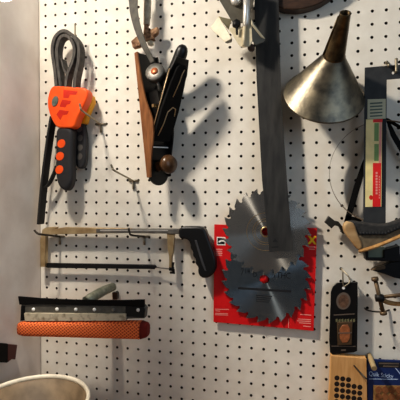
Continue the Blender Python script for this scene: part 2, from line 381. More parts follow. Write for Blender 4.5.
# ================================================================ HAND PLANE (heel up, sole towards the board, turned right)
def hand_plane():
    th = math.radians(60)
    K0 = q(134.3, 53, 2.3); K1 = q(147.6, 185, 2.3)
    L = (K1 - K0).normalized()
    Sd = Vector((-math.cos(th), -math.sin(th), 0)); Sd = (Sd - L * Sd.dot(L)).normalized()
    N = L.cross(Sd).normalized()
    if N.x < 0: N = -N
    LEN = (K1 - K0).length; HW = 1.15
    O = K0 - Sd * HW                       # heel, middle of the sole
    def a(l, s, n): return O + L * l + Sd * s + N * n
    t = thing('hand_plane', 'black bodied hand plane hanging heel up with round brown knob', 'hand plane', a(LEN, 0, 0))
    # sole
    out = [(0.0, HW * .9), (LEN - 1.2, HW)] + [(LEN - 1.2 + 1.3 * math.sin(u), HW * math.cos(u)) for u in [math.pi * k / 12 for k in range(1, 12)]] + [(LEN - 1.2, -HW), (0.0, -HW * .9)]
    MB().slab([a(l, s, 0.22) for l, s in out], -N * 0.2).build('sole', M['japan'], t, bevel=0.02)
    # side cheeks with their hump
    prof = [(0, .35), (1.0, .4), (2.5, .55), (4.0, .8), (5.0, 1.15), (5.8, 1.36), (6.6, 1.32), (7.5, 1.1), (8.6, .75), (9.6, .55), (LEN - .6, .45)]
    pr = [(v[0], v[1]) for v in spl([Vector((p[0], p[1], 0)) for p in prof], 3)]
    for sg, mm in ((1, 'sole'), (-1, 'japan')):  # visible cheek brown, far cheek black
        s0 = HW * sg
        fr = [a(l, s0, 0.0) for l in (0.0, LEN - .6)][::-1]
        o = MB().slab([a(0, s0, 0)] + [a(l, s0, n) for l, n in pr] + [a(LEN - .6, s0, 0)], -Sd * 0.13 * sg).build('side_cheek', M[mm], t)
        if sg == 1: lab(o, 'brown side cheek')
    # mouth: gap highlight, painted as a white strip
    lm = 7.75
    MB().box(a(lm, 0.0, 0.62), [Sd, L, N], (HW * .82, .05, .05)).build('mouth_highlight', M['white'], t)
    MB().box(a(lm + .55, 0, .34), [Sd, L, N], (HW * .9, .5, .14)).build('mouth_pad', M['japan'], t)
    # frog and iron
    MB().slab([a(l, .55, n) for l, n in ((3.2, .2), (6.9, .2), (6.9, .5), (4.4, 1.75), (3.4, 1.6))], -Sd * 1.1).build('frog', M['japan'], t)
    B = Vector((0, 0, 0)); bl = -L * 0.85 + N * 0.52; bl.normalize(); bn = L * 0.52 + N * 0.85; bn.normalize()
    ib = a(7.55, 0, .35)
    def ir(u, s, n): return ib + bl * u + Sd * s + bn * n
    shape = [(0, 1.0), (6.0, .95), (7.15, .66), (7.15, -.66), (6.0, -.95), (0, -1.0)]
    MB().slab([ir(u, s, .0) for u, s in shape], bn * 0.14).build('iron', M['japan'], t)
    lc = [(.5, .95), (3.2, .93), (5.3, .74), (6.4, .56), (6.7, .3), (6.7, -.3), (6.4, -.56), (5.3, -.74), (3.2, -.93), (.5, -.95)]
    cap = MB().slab([ir(u, s, .16) for u, s in lc], bn * 0.26).build('lever_cap', M['blackmatte'], t, bevel=0.05)
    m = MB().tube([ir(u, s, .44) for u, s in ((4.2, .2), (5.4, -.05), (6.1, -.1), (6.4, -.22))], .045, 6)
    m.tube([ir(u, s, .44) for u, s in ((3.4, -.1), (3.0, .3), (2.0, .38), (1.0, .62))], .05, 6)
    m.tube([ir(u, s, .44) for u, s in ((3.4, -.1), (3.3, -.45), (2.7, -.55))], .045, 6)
    m.build('cap_edge_lines', M['bright'], cap)  # pale raised lines on the lever cap
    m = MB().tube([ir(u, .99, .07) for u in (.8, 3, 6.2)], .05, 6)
    m.build('iron_edge', M['bright'], t)  # pale line along the left edge of the iron
    # tote (rear handle)
    path = spl([a(3.4, -.5, .2), a(3.0, -.55, 1.3), a(2.2, -.6, 2.3), a(1.2, -.6, 3.2), a(.25, -.6, 3.9)], 5)
    n_ = len(path)
    MB().tube(path, [(.62 - .14 * (k / n_)) if k < n_ - 3 else [.46, .36, .16][k - n_ + 3] for k in range(n_)], 12).build('tote', M['japan'], t)
    # adjusting wheel and its stud behind the iron
    o = a(1.9, .3, 1.35)
    w = MB().lathe(o, (bl * .4 + N * .3 + Sd * .9), [(.2, -.3), (.74, -.3), (.8, -.2), (.8, .2), (.74, .3), (.2, .3)], 24).build('adjusting_wheel', M['steel'], t)
    MB().lathe(o, (bl * .4 + N * .3 + Sd * .9), [(.3, .3), (.3, .36), (.05, .36)], 16).build('wheel_hub', M['copperish'], w)
    MB().tube([o, a(3.4, .1, 1.5)], .17, 8).build('adjuster_stud', M['steel'], t)
    MB().box(a(4.6, .55, 1.45), [L, Sd, N], (.12, .5, .12)).build('yoke', M['brass'], t)
    # knob
    kp = [(.42, 0), (.46, .12), (.34, .3), (.3, .55), (.42, .8), (.66, 1.02), (.78, 1.3), (.76, 1.6), (.6, 1.86), (.3, 2.0), (.05, 2.02)]
    MB().lathe(a(LEN - 1.5, 0, .25), N, [(r, h * .88) for r, h in kp], 28).build('knob', M['knob'], t)
hand_plane()

# grey strip hanging in front, old tool behind it
p = spl([(133.2, -14), (133.4, 0), (134, 12), (137.6, 28), (144, 45), (149.6, 56), (152.4, 62)])
tag(MB().ribbon([q(v[0], v[1], 2.6 - i * .01) for i, v in enumerate(p)], [Vector((1.0 - .012 * i, -.35, 0.1)) * (1.0 - .011 * i) for i in range(len(p))], .06).build('metal_strip', M['greymetal']),
    'bent grey metal strip hanging from above down to the heel of the plane', 'strip')
t = thing('old_tool', 'old tool with worn pale handle and rusty crosspiece behind the grey strip', 'tool', q(146, 46, 1.0))
MB().tube([q(148, -12, 1.2), q(147.6, 0, 1.2), q(147.2, 14, 1.2), q(146.6, 25, 1.2)], [.3, .31, .3, .26], 14).build('handle', M['oldwood'], t)
m = MB().prism(smooth([(131, 41), (136, 36.5), (144, 35), (150, 29.5), (157.5, 26.5), (157, 32), (152.5, 36), (154, 39), (148, 40), (143, 39.5), (139, 46), (132.5, 47.5)], 0), 1.45, .9)
m.build('crosspiece', M['rust'], t, bevel=.04, seg=1)
MB().tube([q(146.6, 24, 1.2), q(146, 37, 1.2)], [.2, .24], 10).build('ferrule', M['rust'], t)
MB().lathe(q(150.5, 43, 1.1), (0, -1, 0), [(.05, -.3), (.2, -.3), (.26, 0), (.2, .2), (.05, .26)], 14).build('stud', M['oldwood'], t)

# ================================================================ CORNER CLAMP and STEEL BAR
t = thing('steel_bar', 'long dark grey flat steel bar hanging vertically over the saw blades', 'bar', q(281, 252, 1.2))
MB().prism([(254, -22), (278.3, -22), (278.6, 0), (281.4, 100), (287, 180), (292.6, 250.8), (269.4, 252.2), (262, 180), (256.6, 80), (254.2, 0)][:], 1.25, 1.12).build('blade', M['bar'], t)
m = MB().prism([(272.4, 242), (275, 238.2), (277.8, 242)], 1.257, 1.24)
m.prism([(271.4, 246.6), (278.4, 246.2), (278.4, 247.6), (271.4, 248)], 1.257, 1.24)
m.build('stamped_mark', M['ink'], t)
t = thing('corner_clamp', 'beige winged corner clamp with plated screw at the top, beside the steel bar', 'clamp', q(244, 47, 2.4))
MB().prism([(212, -14), (256, -14), (253, 4), (246, 22), (233, 23), (219.5, 0)], 2.0, 1.86).build('mounting_plate', M['castgrey'], t)
def quad(name, pts, mm, th=.1):
    fr = [q(*p) for p in pts]; n = (fr[1] - fr[0]).cross(fr[2] - fr[0]).normalized()
    if n.y < 0: n = -n
    return MB().slab(fr, n * th).build(name, mm, t, bevel=.03)
# left wing: a folded channel
lw = quad('left_wing', [(210.3, 27.8, 2.25), (218.6, 16.2, 2.5), (231.8, 38.4, 3.0), (225, 42, 2.75)], M['castbeige'])
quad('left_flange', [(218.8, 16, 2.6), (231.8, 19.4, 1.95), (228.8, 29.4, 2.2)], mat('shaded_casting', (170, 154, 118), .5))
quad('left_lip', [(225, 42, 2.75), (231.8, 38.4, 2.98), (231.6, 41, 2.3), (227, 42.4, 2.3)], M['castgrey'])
quad('body', [(228.8, 28, 2.5), (236.5, 27, 2.3), (245, 26, 2.5), (251.4, 17.5, 2.6), (252.6, 40, 2.7), (250, 45, 2.75), (243.4, 46.8, 2.8), (239, 44.4, 2.75)], M['castbeige'])
MB().tube([q(244.8, 27, 2.75), q(243.8, 46, 2.95)], .12, 8).build('body_rib', M['castbeige'], t)
quad('right_wing', [(251.2, 17.5, 2.7), (265.2, 39, 2.2), (264, 42, 2.2), (255.4, 45.6, 2.5), (252.2, 40, 2.75)], M['castgrey'])  # wing facing away from the lamp, its shade put in the grey colour
lab(quad('right_flange', [(251.2, 17.5, 2.7), (253.8, 24, 2.75), (265, 38, 2.25), (265.2, 39, 2.2), (262, 37, 2.4), (252, 24, 2.8)], M['castbeige']), 'light edge')
MB().lathe(q(251.2, 47.4, 2.4), (0, -1, 0), [(.05, -.35), (.24, -.35), (.28, 0), (.24, .1), (.05, .12)], 14).build('foot', M['brown'], t)
MB().tube([q(246.8, -14, 2.7), q(246.6, 10, 2.7), q(246, 25, 2.7), q(245.6, 27.6, 2.7)], [.27, .27, .26, .1], 14).build('screw_rod', M['chrome'], t)
MB().lathe(q(236.4, 1.2, 2.05), (0, -1, 0), [(.42, -.05), (.42, .35), (.3, .48), (.05, .52)], 20).build('plated_bolt', M['chrome'], t)
b = MB().lathe(q(236.6, 24.6, 2.35), (0, -1, 0), [(.34, -.2), (.34, .25), (.2, .38), (.05, .4)], 6).build('hex_nut', M['toolblack'], t)
MB().tube([q(236.6, 26, 2.75), q(237, 34.5, 2.8)], .09, 8).build('slot', M['blackmatte'], t)

# dark wooden thing at the top edge
o = tag(MB().prism([(277.6, -16), (277.8, 6.6), (284, 8.6), (296, 9.3), (304, 8.4), (314, 5.6), (322, 2.2), (330, -3), (338, -10), (340, -16)], 1.0, .02).build('wooden_disc', M['darkwood'], bevel=.08),
        'dark brown wooden piece with curved underside at the top edge, right of the bar', 'wood piece')

# ================================================================ FUNNEL
t = thing('funnel', 'aged tin funnel hanging with its spout pointing up', 'funnel', (10.3375, -1.8545, 6.3035))
ax = Vector((0.1158, -0.7963, 0.5937)); fo = Vector((10.3375, -1.8545, 6.3035))
MB().lathe(fo, ax, [(2.95, -.06), (2.98, 0), (2.93, .08), (2.84, .1), (.72, 3.36), (.68, 3.42), (.6, 3.4), (2.74, .1), (2.9, -.06)], 56, cap=False).build('cone', M['tin'], t)
MB().lathe(fo, ax, [(.72, 3.3), (.76, 3.4), (.7, 3.5), (.34, 6.35), (.36, 6.4), (.3, 6.42), (.24, 6.38), (.5, 3.5)], 32, cap=False).build('spout', M['tindark'], t)
sp = fo + ax * 4.2
MB().tube([fo + ax * 3.5 + Vector((-.73, -.1, 0)), fo + ax * 6.2 + Vector((-.36, -.05, 0))], .07, 8).build('seam', M['tindark'], t)

# ================================================================ FRAMING SQUARE with stickers
t = thing('framing_square', 'dark grey L-shaped framing square with paper stickers on its upright leg', 'square', q(374, 229, 1.7))
MB().prism([(365, 67.6), (412, 63.6), (412, 77.2), (386.8, 79.4), (385.6, 229), (363.2, 230)], 1.750, 1.640).build('leg', M['square'], t)
st = MB().prism([(367.6, 99.3), (385.8, 98.8), (385.8, 118.6), (367.4, 119)], 1.765, 1.740).build('paper_sticker', M['teal'], t)
m = MB()
for k in range(5):
    y = 102.4 + k * 3.2
    m.prism([(370, y + .4), (382.4, y - .4), (382.4, y + 1.0), (370, y + 1.8)], 1.772, 1.755)
m.build('print_lines', M['tealink'], st)
st = MB().prism([(366, 119.4), (386, 119), (384.6, 206.6), (365.2, 207)], 1.765, 1.740).build('long_sticker', M['cream'], t)
MB().prism([(373.2, 119.4), (382.6, 119), (382.4, 122.2), (373, 122.4)], 1.773, 1.755).build('red_band', M['redprint'], st)
m = MB()
for y0, y1 in ((123, 141), (144, 161)):
    m.prism([(374.4, y0), (378.8, y0), (378.6, y1), (374.2, y1)], 1.773, 1.755)
m.build('green_panel', M['green'], st)
MB().prism([(379.6, 122.4), (381.8, 122.4), (381, 163), (378.8, 163)], 1.774, 1.755).build('pink_edge', M['pale'], st)
MB().prism([(373, 163), (381.2, 163), (380.6, 206.6), (372.6, 206.8)], 1.774, 1.755).build('red_panel', M['redprint'], st)
m = MB()
for k in range(8):
    y = 172 + k * 2.9
    m.prism([(375.6, y), (377.6, y), (377.6, y + 2.0), (375.6, y + 2.0)], 1.782, 1.760)
for k in range(9):
    y = 176 + k * 2.6
    m.prism([(378.9, y), (379.8, y), (379.8, y + 1.7), (378.9, y + 1.7)], 1.782, 1.760)
m.build('print_lines', M['pale'], st)
MB().prism([(382.2, 119), (386, 119), (384.6, 207), (381.4, 207)], 1.772, 1.755).build('black_edge', M['ink'], st)
MB().prism(ell(371, 197.5, 1.9, 2.4), 1.775, 1.755).build('orange_emblem', M['orange_deep'], st)
MB().prism(ell(393, 73, 1.2, 1.4), 1.762, 1.740).build('hang_hole', M['white'], t)

# ================================================================ THIN METAL HOOP
c0 = q(383.6, 172, 1.1); R = 3.82
m = MB(); rings = []
for k in range(73):
    a_ = 2 * math.pi * k / 72; dr = Vector((math.cos(a_), 0, math.sin(a_)))
    y0, y1 = -.78, -1.5
    cc = Vector((c0.x, 0, c0.z))
    rings.append([cc + dr * R + Vector((0, y0, 0)), cc + dr * R + Vector((-.09, y1, -.05)), cc + dr * (R + .02) + Vector((-.09, y1, -.05)), cc + dr * (R + .02) + Vector((0, y0, 0))])
m.loops(rings, cap=False)
c0.z -= R
tag(m.build('metal_hoop', mat('thin_band_metal', (130, 112, 92), .6, metal=.2), org=(c0.x, -1.1, c0.z)), 'large hoop of thin metal band behind the square', 'hoop')

# ================================================================ POUCH hanging by black straps
t = thing('padded_pouch', 'tan and black padded pouch hanging by black straps at the foot of the square', 'pouch', q(372, 252, 1.6))
m = MB().prism([(384.2, 116), (388, 119.5), (374, 150), (363.6, 176), (350, 222), (344, 222.5), (354, 186), (362, 163), (374, 136)], .7, .62)
m.prism([(346.5, 214.8), (362, 219.6), (361.5, 221.5), (346, 221)], .7, .62)
m.build('left_strap', M['blackmatte'], t)
m = MB().prism([(386, 117.5), (389, 118.6), (403, 127), (414, 133), (414, 137), (401, 129.5), (386.6, 121)], .7, .62)
m.prism([(386, 119), (389, 120), (396, 134), (412, 160), (412, 172), (399, 150), (391, 136)], .7, .62)
m.build('right_strap', M['blackmatte'], t)
MB().prism(smooth([(345, 222.5), (352, 220.5), (363, 222.4), (386, 225), (400, 219.5), (412, 215), (412, 234), (400, 238), (372, 246.5), (360, 250.5), (354, 243), (348, 234)], 1), 2.6, 1.82).build('body', M['darkpad'], t, bevel=.18, seg=3)
MB().prism(smooth([(343.6, 225), (349, 220.8), (355, 224), (357.4, 233), (363.5, 245.5), (359.4, 252), (350.6, 240.6), (344.8, 233)], 1), 2.75, 1.85).build('end_pad', mat('two_tone_tan_leather', (150, 110, 64), .62, c2=(206, 178, 134), scale=22, stretch=(.4, .4, 1.2)), t, bevel=.12, seg=3)
rim = spl([(358.4, 250.6, 2.6), (369, 248, 2.65), (384, 242.6, 2.65), (400, 235.6, 2.65), (412, 230, 2.65)])
MB().ribbon([q(*v) for v in rim], Vector((0, .4, .2)), .16).build('bottom_trim', M['tan'], t, bevel=.05)
MB().prism([(355.5, 240), (358, 236), (364, 235), (386, 234), (400, 228), (412, 223), (412, 233), (400, 236.5), (384, 243), (360, 249.4)], 2.65, 2.4).build('front_panel', mat('grey_brown_panel', (96, 84, 66), .8, c2=(120, 106, 84), scale=120), t, bevel=.04)
m = MB()
for k in range(13):
    m.lathe(q(361 + k * 3.1, 233.4 - max(0, k - 8) * 1.4, 2.66), (0, -1, 0), [(.12, -.05), (.12, .1), (.05, .16)], 8)
m.build('zipper_teeth', M['ink'], t)
b = MB().prism([(324.6, 222.4), (328.8, 216), (335, 221), (338.6, 221.6), (342, 226), (345.6, 229), (346, 234.6), (342.2, 233.4), (338.6, 226.4), (334.6, 225.6), (331.6, 228.6)], 1.3, .8).build('buckle', mat('dark_olive_plastic', (40, 37, 31), .5), t, bevel=.04)

# ================================================================ CLAMPS AT THE RIGHT
t = thing('bar_clamp', 'black iron clamp with pale green plate directly under the tan pouch', 'clamp', q(384, 261, 1.2))
m = MB().prism([(365.2, 252), (368.4, 251), (368.6, 257.8), (384, 257.8), (384, 250), (400, 246), (400, 256), (412, 255), (412, 262), (384, 261.4), (366, 260.4)], 1.4, .5)
m.build('frame', M['toolblack'], t, bevel=.05)
MB().prism([(368, 249.5), (385, 247.5), (385, 258), (368, 258)], 1.2, .6).build('plate', M['palegreen'], t)
t = thing('pliers', 'dark pliers with brown pointed jaw, between the green plated clamp and the small screw clamp', 'pliers', q(388, 277, 1))
MB().prism(smooth([(371.6, 270.4), (377, 267.4), (384, 266), (390, 262.4), (412, 260), (412, 280), (396, 278.6), (386, 274.4), (377, 271.8)], 1), 1.3, .7).build('body', M['toolblack'], t, bevel=.12, seg=3)
MB().prism([(371, 270.4), (377.4, 267.2), (385.4, 265.6), (385.6, 269), (378, 270.6)], 1.42, 1.0).build('jaw', M['jaw'], t, bevel=.05)
t = thing('screw_clamp', 'small brown screw clamp with upright sliding bar handle at the right edge', 'clamp', q(383, 313, 1.5))
m = MB().tube([q(375.4, 280, 1.7), q(379.6, 298, 1.7), q(383.2, 312.6, 1.7)], .15, 10)
for a_ in ((374.9, 279, 1.7), (383.4, 313, 1.7)): m.lathe(q(*a_), q(383.2, 312.6, 1.7) - q(375.4, 280, 1.7), [(.05, -.13), (.24, -.12), (.26, 0), (.24, .12), (.05, .13)], 14)
m.build('bar_handle', M['jaw'], t)
MB().lathe(q(379.6, 298, 1.7), Vector((1, 0, .05)), [(.1, -.3), (.28, -.28), (.3, .2), (.2, .3), (.15, .32)], 14).build('screw_head', M['toolblack'], t)
MB().tube([q(381, 297.2, 1.7), q(400, 295, 1.7), q(414, 293.4, 1.7)], .14, 10).build('screw', M['jaw'], t)
MB().tube(spl([q(381.5, 299.5, 1.5), q(388, 302.4, 1.45), q(396, 303.8, 1.4), q(405, 303.6, 1.4), q(414, 301, 1.4)]), [.1, .13, .15, .16, .16] + [.16] * 20 if False else .17, 10).build('frame', M['tan'], t)

# ================================================================ BLACK PACKET
t = thing('bit_packet', 'black hanging packet with oval picture and brown contents behind a window', 'packet', q(343, 353, .7))
card = MB().prism([(337, 283), (357.6, 282.2), (357.8, 300), (357.2, 351), (354, 352.4), (333, 354.6), (330.2, 352.8), (329.4, 340), (331, 292), (333, 287)], .8, .6).build('card', M['packblack'], t, bevel=.02)
MB().prism(ell(343.6, 288, 1.5, 1.4), .812, .78).build('hang_hole', M['white'], card)
o = MB().prism(ell(343.4, 301, 7.2, 8.6, .1, 28), .815, .78).build('oval_picture', M['packring'], card)
MB().prism(ell(343.6, 301.2, 5.2, 6.6, .1, 24), .826, .8).build('oval_center', mat('oval_brown', (70, 48, 36), .6, c2=(112, 84, 64), scale=160), o)
m = MB(); random.seed(3)
for k in range(7):
    x = 335.6 + k * 2.9
    m.prism([(x, 319.4 + (k % 2) * .8), (x + 1.9, 318.6), (x + 2.1, 321.6), (x + .3, 322.2)], .815, .78)
m.build('olive_print', M['olive'], card)
line([(333.6, 314.6), (355, 313.4), (355, 314.4), (333.6, 315.6)], .815, M['packring'], card)
line([(331.4, 345.8), (355.6, 346), (355.6, 346.8), (331.4, 346.6)], .815, M['packring'], card)
line([(341, 349.6), (346, 349.4), (346, 350.8), (341, 351)], .815, M['packring'], card)
wn = MB().prism([(337, 322.4), (352.8, 321.6), (352, 345), (337.6, 345.6)], .9, .7).build('window_blister', mat('brown_blister', (78, 62, 46), .2), t, bevel=.05)
MB().prism(smooth([(339.4, 325), (350.6, 324.4), (350.4, 342.6), (339.8, 343)], 1), .93, .8).build('contents', M['packbrown'], wn, bevel=.05)
MB().prism([(338.4, 332.6), (351.6, 332.4), (351.6, 333.4), (338.4, 333.8)], .94, .9).build('band', M['packring'], wn)

# ================================================================ DRILLED BLOCK
t = thing('drill_block', 'pale wooden block drilled with rows of dark holes, below the black packet', 'block', q(348, 416, .7))
m = MB().prism([(331, 355.6), (366.6, 358.6), (367.4, 416), (328.4, 414)], .95, .3)
bo = m.build('block', M['wood'], t, bevel=.03)
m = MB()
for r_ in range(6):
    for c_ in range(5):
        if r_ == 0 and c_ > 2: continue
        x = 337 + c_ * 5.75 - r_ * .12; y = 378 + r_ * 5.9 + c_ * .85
        m.prism(ell(x, y, 2.6, 2.5, 0, 14), .958, .93)  # thin discs with the shade inside each hole put into their colour
m.build('hole_shade_discs', M['hole'], t)

# ================================================================ BLUE PACKET
t = thing('sanding_packet', 'navy blue packet with window of brown discs in the lower right corner', 'packet', q(385, 416, .6))
card = MB().prism([(367.2, 359.4), (412, 361), (412, 417), (367.8, 416)], .6, .45).build('card', M['blue'], t, bevel=.02)
MB().prism([(377.6, 361.8), (412, 363), (412, 368.4), (379, 367.4)], .612, .58).build('dark_header', M['ink'], card)
m = MB()
for x0, x1, y in ((379, 399, 363.4), (383, 398.4, 366.2)):
    m.prism([(x0, y - .7), (x1, y - .3), (x1, y + .9), (x0, y + .7)], .622, .6)
m.build('header_print', M['packring'], card)
text('Quik Sticky', 'title_print', 368.6, 375.4, .605, 4.4, M['paleblue'], card, rot=-.03, width=24.5)
line([(369, 378.6), (398, 379), (398, 379.7), (369, 379.3)], .612, M['paleblue'], card)
line([(395, 368), (396, 368), (401.4, 374.6), (400.4, 375)], .614, M['paleblue'], card)
wn = MB().prism([(373.4, 385.4), (412, 385.8), (412, 412), (373, 412)], .64, .5).build('window_blister', mat('tan_window', (150, 116, 72), .4), t)
for r_ in range(2):
    for c_ in range(4):
        MB().prism(ell(378.6 + c_ * 6.8, 390 + r_ * 7.2, 3.3, 3.5, 0, 16), .7, .6).build('abrasive_disc', M['disc'], wn)

# ================================================================ RED CARD AND SAW BLADES
t = thing('blade_card', 'red cardboard card behind the two circular saw blades', 'card', q(264, 330, .3))
card = MB().prism([(214.3, 224.4), (317, 228.2), (313.6, 331), (288.6, 328.4), (213.5, 322)], .4, .34).build('card', M['red'], t)
text('X', 'yellow_emblem', 308.4, 243.6, .405, 7.6, M['yellowprint'], card, width=8.4, bold=.05)
for y, x0, x1 in ((246.4, 308, 315.4), (248.6, 309, 315)): line([(x0, y), (x1, y + .2), (x1, y + 1.1), (x0, y + .9)], .408, M['pale'], card)
for y, x0, x1 in ((308.8, 215, 229), (310.4, 215.4, 220), (313, 215, 228), (314.4, 215, 228)): line([(x0, y), (x1, y + .4), (x1, y + 1.1), (x0, y + .7)], .408, M['pale'], card)
for y, x0, x1 in ((314, 300, 311.4), (318.6, 298, 311), (320.4, 297, 311), (322.4, 299, 311), (325.6, 303, 311)): line([(x0, y), (x1, y + .8), (x1, y + 1.6), (x0, y + .8)], .408, M['pale'], card)
for k in range(4): line([(216, 248.8 + k * 1.9), (222.4 - (k % 2), 249 + k * 1.9), (222.4, 250 + k * 1.9), (216, 249.8 + k * 1.9)], .408, M['pale'], card)
lg = MB().prism([(216.8, 236.8), (225.4, 237.2), (225.4, 245.4), (216.8, 245)], .412, .39).build('logo_plate', M['white'], card)
MB().prism([(217.6, 237.8), (224.6, 238.2), (224.6, 244.4), (217.6, 244)], .42, .4).build('logo_field', M['ink'], lg)
MB().prism([(218.4, 241.2), (221, 240), (225, 240.2), (224.4, 241.8), (221.4, 241.6), (219, 242.8)], .428, .41).build('logo_stroke', M['white'], lg)
MB().prism([(288.4, 318.6), (288.9, 318.6), (288.7, 328.3), (288.2, 328.3)], .406, .39).build('seam', M['pale'], card)

def saw_blade(label, cx, cy, d, mm, R, rot, nt_=24, bore=.31):
    c = q(cx, cy, d)
    t = thing('circular_saw_blade', label, 'saw blade', c, 'circular saw blades on the red card')
    def pt(r, a_, y=0): return c + Vector((r * math.cos(a_), y, r * math.sin(a_)))
    out = []
    for k in range(nt_):
        a0 = rot - 2 * math.pi * k / nt_; w = 2 * math.pi / nt_
        for fr, rr in ((0.0, R), (.03, R - .32), (.12, R - .46), (.26, R - .44), (.34, R - .3), (.55, R - .2), (.8, R - .1), (.97, R - .02)):
            out.append((rr, a0 - fr * w))
    nn = len(out); hole = [(bore, -2 * math.pi * k / nn + rot) for k in range(nn)]
    mids = [(R - .62, a_) for r_, a_ in out]
    m = MB(); F = []
    V = []
    for y in (0, .09):
        V += [pt(r_, a_, y) for r_, a_ in out] + [pt(r_, a_, y) for r_, a_ in mids] + [pt(bore, a_, y) for r_, a_ in out]
    for base in (0, 3 * nn):
        for k in range(nn):
            j = (k + 1) % nn
            F += [[base + k, base + j, base + nn + j, base + nn + k], [base + nn + k, base + nn + j, base + 2 * nn + j, base + 2 * nn + k]]
    for k in range(nn):
        j = (k + 1) % nn
        F += [[k, j, 3 * nn + j, 3 * nn + k], [2 * nn + k, 2 * nn + j, 5 * nn + j, 5 * nn + k]]
    m.add(V, F)
    m.build('blade_plate', M[mm], t)
    for k in range(nt_):
        a0 = rot - 2 * math.pi * k / nt_
        e = Vector((math.cos(a0), 0, math.sin(a0))); tg = Vector((math.sin(a0), 0, -math.cos(a0)))
        tp = MB().box(pt(R - .1, a0, .045) + tg * .015, [e, tg, (0, 1, 0)], (.12, .04, .075)).build('carbide_tip', M['steel'], t)
    return t, c
tb, c1 = saw_blade('lower circular saw blade with printing, flat against the red card', 265.4, 279.4, .62, 'bladedark', 3.58, .1)
rb = MB().lathe(q(263.8, 279, .62) , (0, -1, 0), [(.05, -.1), (.36, -.1), (.36, .02), (.05, .02)], 6).build('red_bore_plug', M['red'], tb)
MB().prism([(238, 287), (291.4, 290.4), (291.2, 292.6), (238, 289.2)], .63, .6).build('black_bar_print', M['ink'], tb)
text('7', 'size_print', 240.4, 275, .63, 7, M['ink'], tb, width=3.6)
text('1/4', 'size_print', 244.4, 273.4, .63, 5, M['ink'], tb, width=5.4)
text('D', 'size_print', 252.6, 277, .63, 5, M['ink'], tb, width=4)
text('TTHC', 'maker_print', 272.4, 277.4, .63, 6, M['ink'], tb, width=18, rot=-.02)
m = MB()
for k in range(4): line([(256, 295 + k * 1.9), (272 - k, 296 + k * 1.9), (272 - k, 296.8 + k * 1.9), (256, 295.8 + k * 1.9)], .63, M['ink'], tb)
tb, c2 = saw_blade('upper circular saw blade, overlapped by the end of the steel bar', 265.8, 231.8, .95, 'blade', 3.48, .22)
MB().lathe(c2 + Vector((0, -.002, 0)), (0, -1, 0), [(.42, 0), (.42, .03), (.34, .03)], 24, cap=False).build('bore_ring', M['brass'], tb)
m = MB()
for rr in (.85, 1.02, 1.5): 
    m.loops([[c2 + Vector((rr2 * math.cos(2 * math.pi * k / 48), -.004, rr2 * math.sin(2 * math.pi * k / 48))) for k in range(48)] for rr2 in (rr, rr + .035)], cap=False)
m.build('turned_rings', M['brass'], tb)

# ================================================================ HACKSAW
t = thing('hacksaw', 'hacksaw with golden frame, black blade and black pistol grip', 'hacksaw', q(110, 268, .6))
MB().prism(smooth([(40, 233.6), (43, 228.4), (48, 227), (60, 227.2)], 1)[1:-1] + [(64, 227.3), (131, 228.4), (131, 233), (64, 234.2), (50, 234.6), (45.4, 236.4), (45, 267), (40.2, 267), (40, 240)], 1.0, .55).build('front_frame', M['saws_gold'], t, bevel=.05)
fb = MB().prism([(96, 228.6), (179, 228.8), (179, 234.4), (166, 233.6), (96, 232.8)], 1.03, .52).build('rear_frame', M['steel'], t, bevel=.04)
MB().prism([(100, 229.8), (168, 229.9), (168, 231), (100, 230.9)], 1.04, .95).build('bright_line', M['chrome'], fb)
MB().prism([(166.8, 233.6), (174.4, 234.4), (173.2, 252), (171.8, 258), (171.6, 270), (168.8, 270), (169, 257), (167.4, 248)], 0.95, .6).build('rear_leg', M['saws_gold'], t, bevel=.04)
MB().prism([(45.6, 263), (154.6, 264.8), (156.4, 266.6), (154.6, 269.2), (47, 268)], 0.75, .57).build('blade_cover', M['black'], t, bevel=.04)
m = MB().tube([q(154, 267, .66), q(170, 269, .72)], .06, 8)
m.build('blade_end', M['steel'], t)
m = MB().lathe(q(171.6, 268.6, 0.8), (1, 0, -.05), [(.1, -.18), (.2, -.18), (.2, .18), (.1, .18)], 12)
m.box(q(172.6, 265.2, 0.8), [(1, 0, 0), (0, 1, 0), (.2, 0, 1)], (.12, .05, .26)); m.box(q(173.4, 271.4, 0.8), [(1, 0, 0), (0, 1, 0), (-.1, 0, 1)], (.12, .05, .2))
m.build('wing_nut', M['toolblack'], t)
hd = [(178.3, 227), (190, 226.6), (201, 226.8), (205, 229.6), (207.4, 236), (211, 246), (214.8, 256), (216, 267), (213.6, 274), (208.6, 278), (203, 278.6), (198.8, 276), (197.6, 271), (198.2, 267.6), (195.2, 264), (195.6, 259.6), (192.4, 256), (192.6, 252), (190.2, 248.6), (190, 244), (187.6, 240), (184, 239), (178.3, 238.6)]
g = MB().prism(smooth(hd, 1), 1.3, .35).build('pistol_grip', M['black'], t, bevel=.24, seg=4)
MB().prism([(194.6, 240.4), (196.4, 240), (203.4, 262), (206.4, 271), (204.6, 270.8), (201, 262)], 1.325, 1.2).build('grip_ridge', mat('worn_grip_ridge', (64, 64, 66), .4), g, bevel=.02)

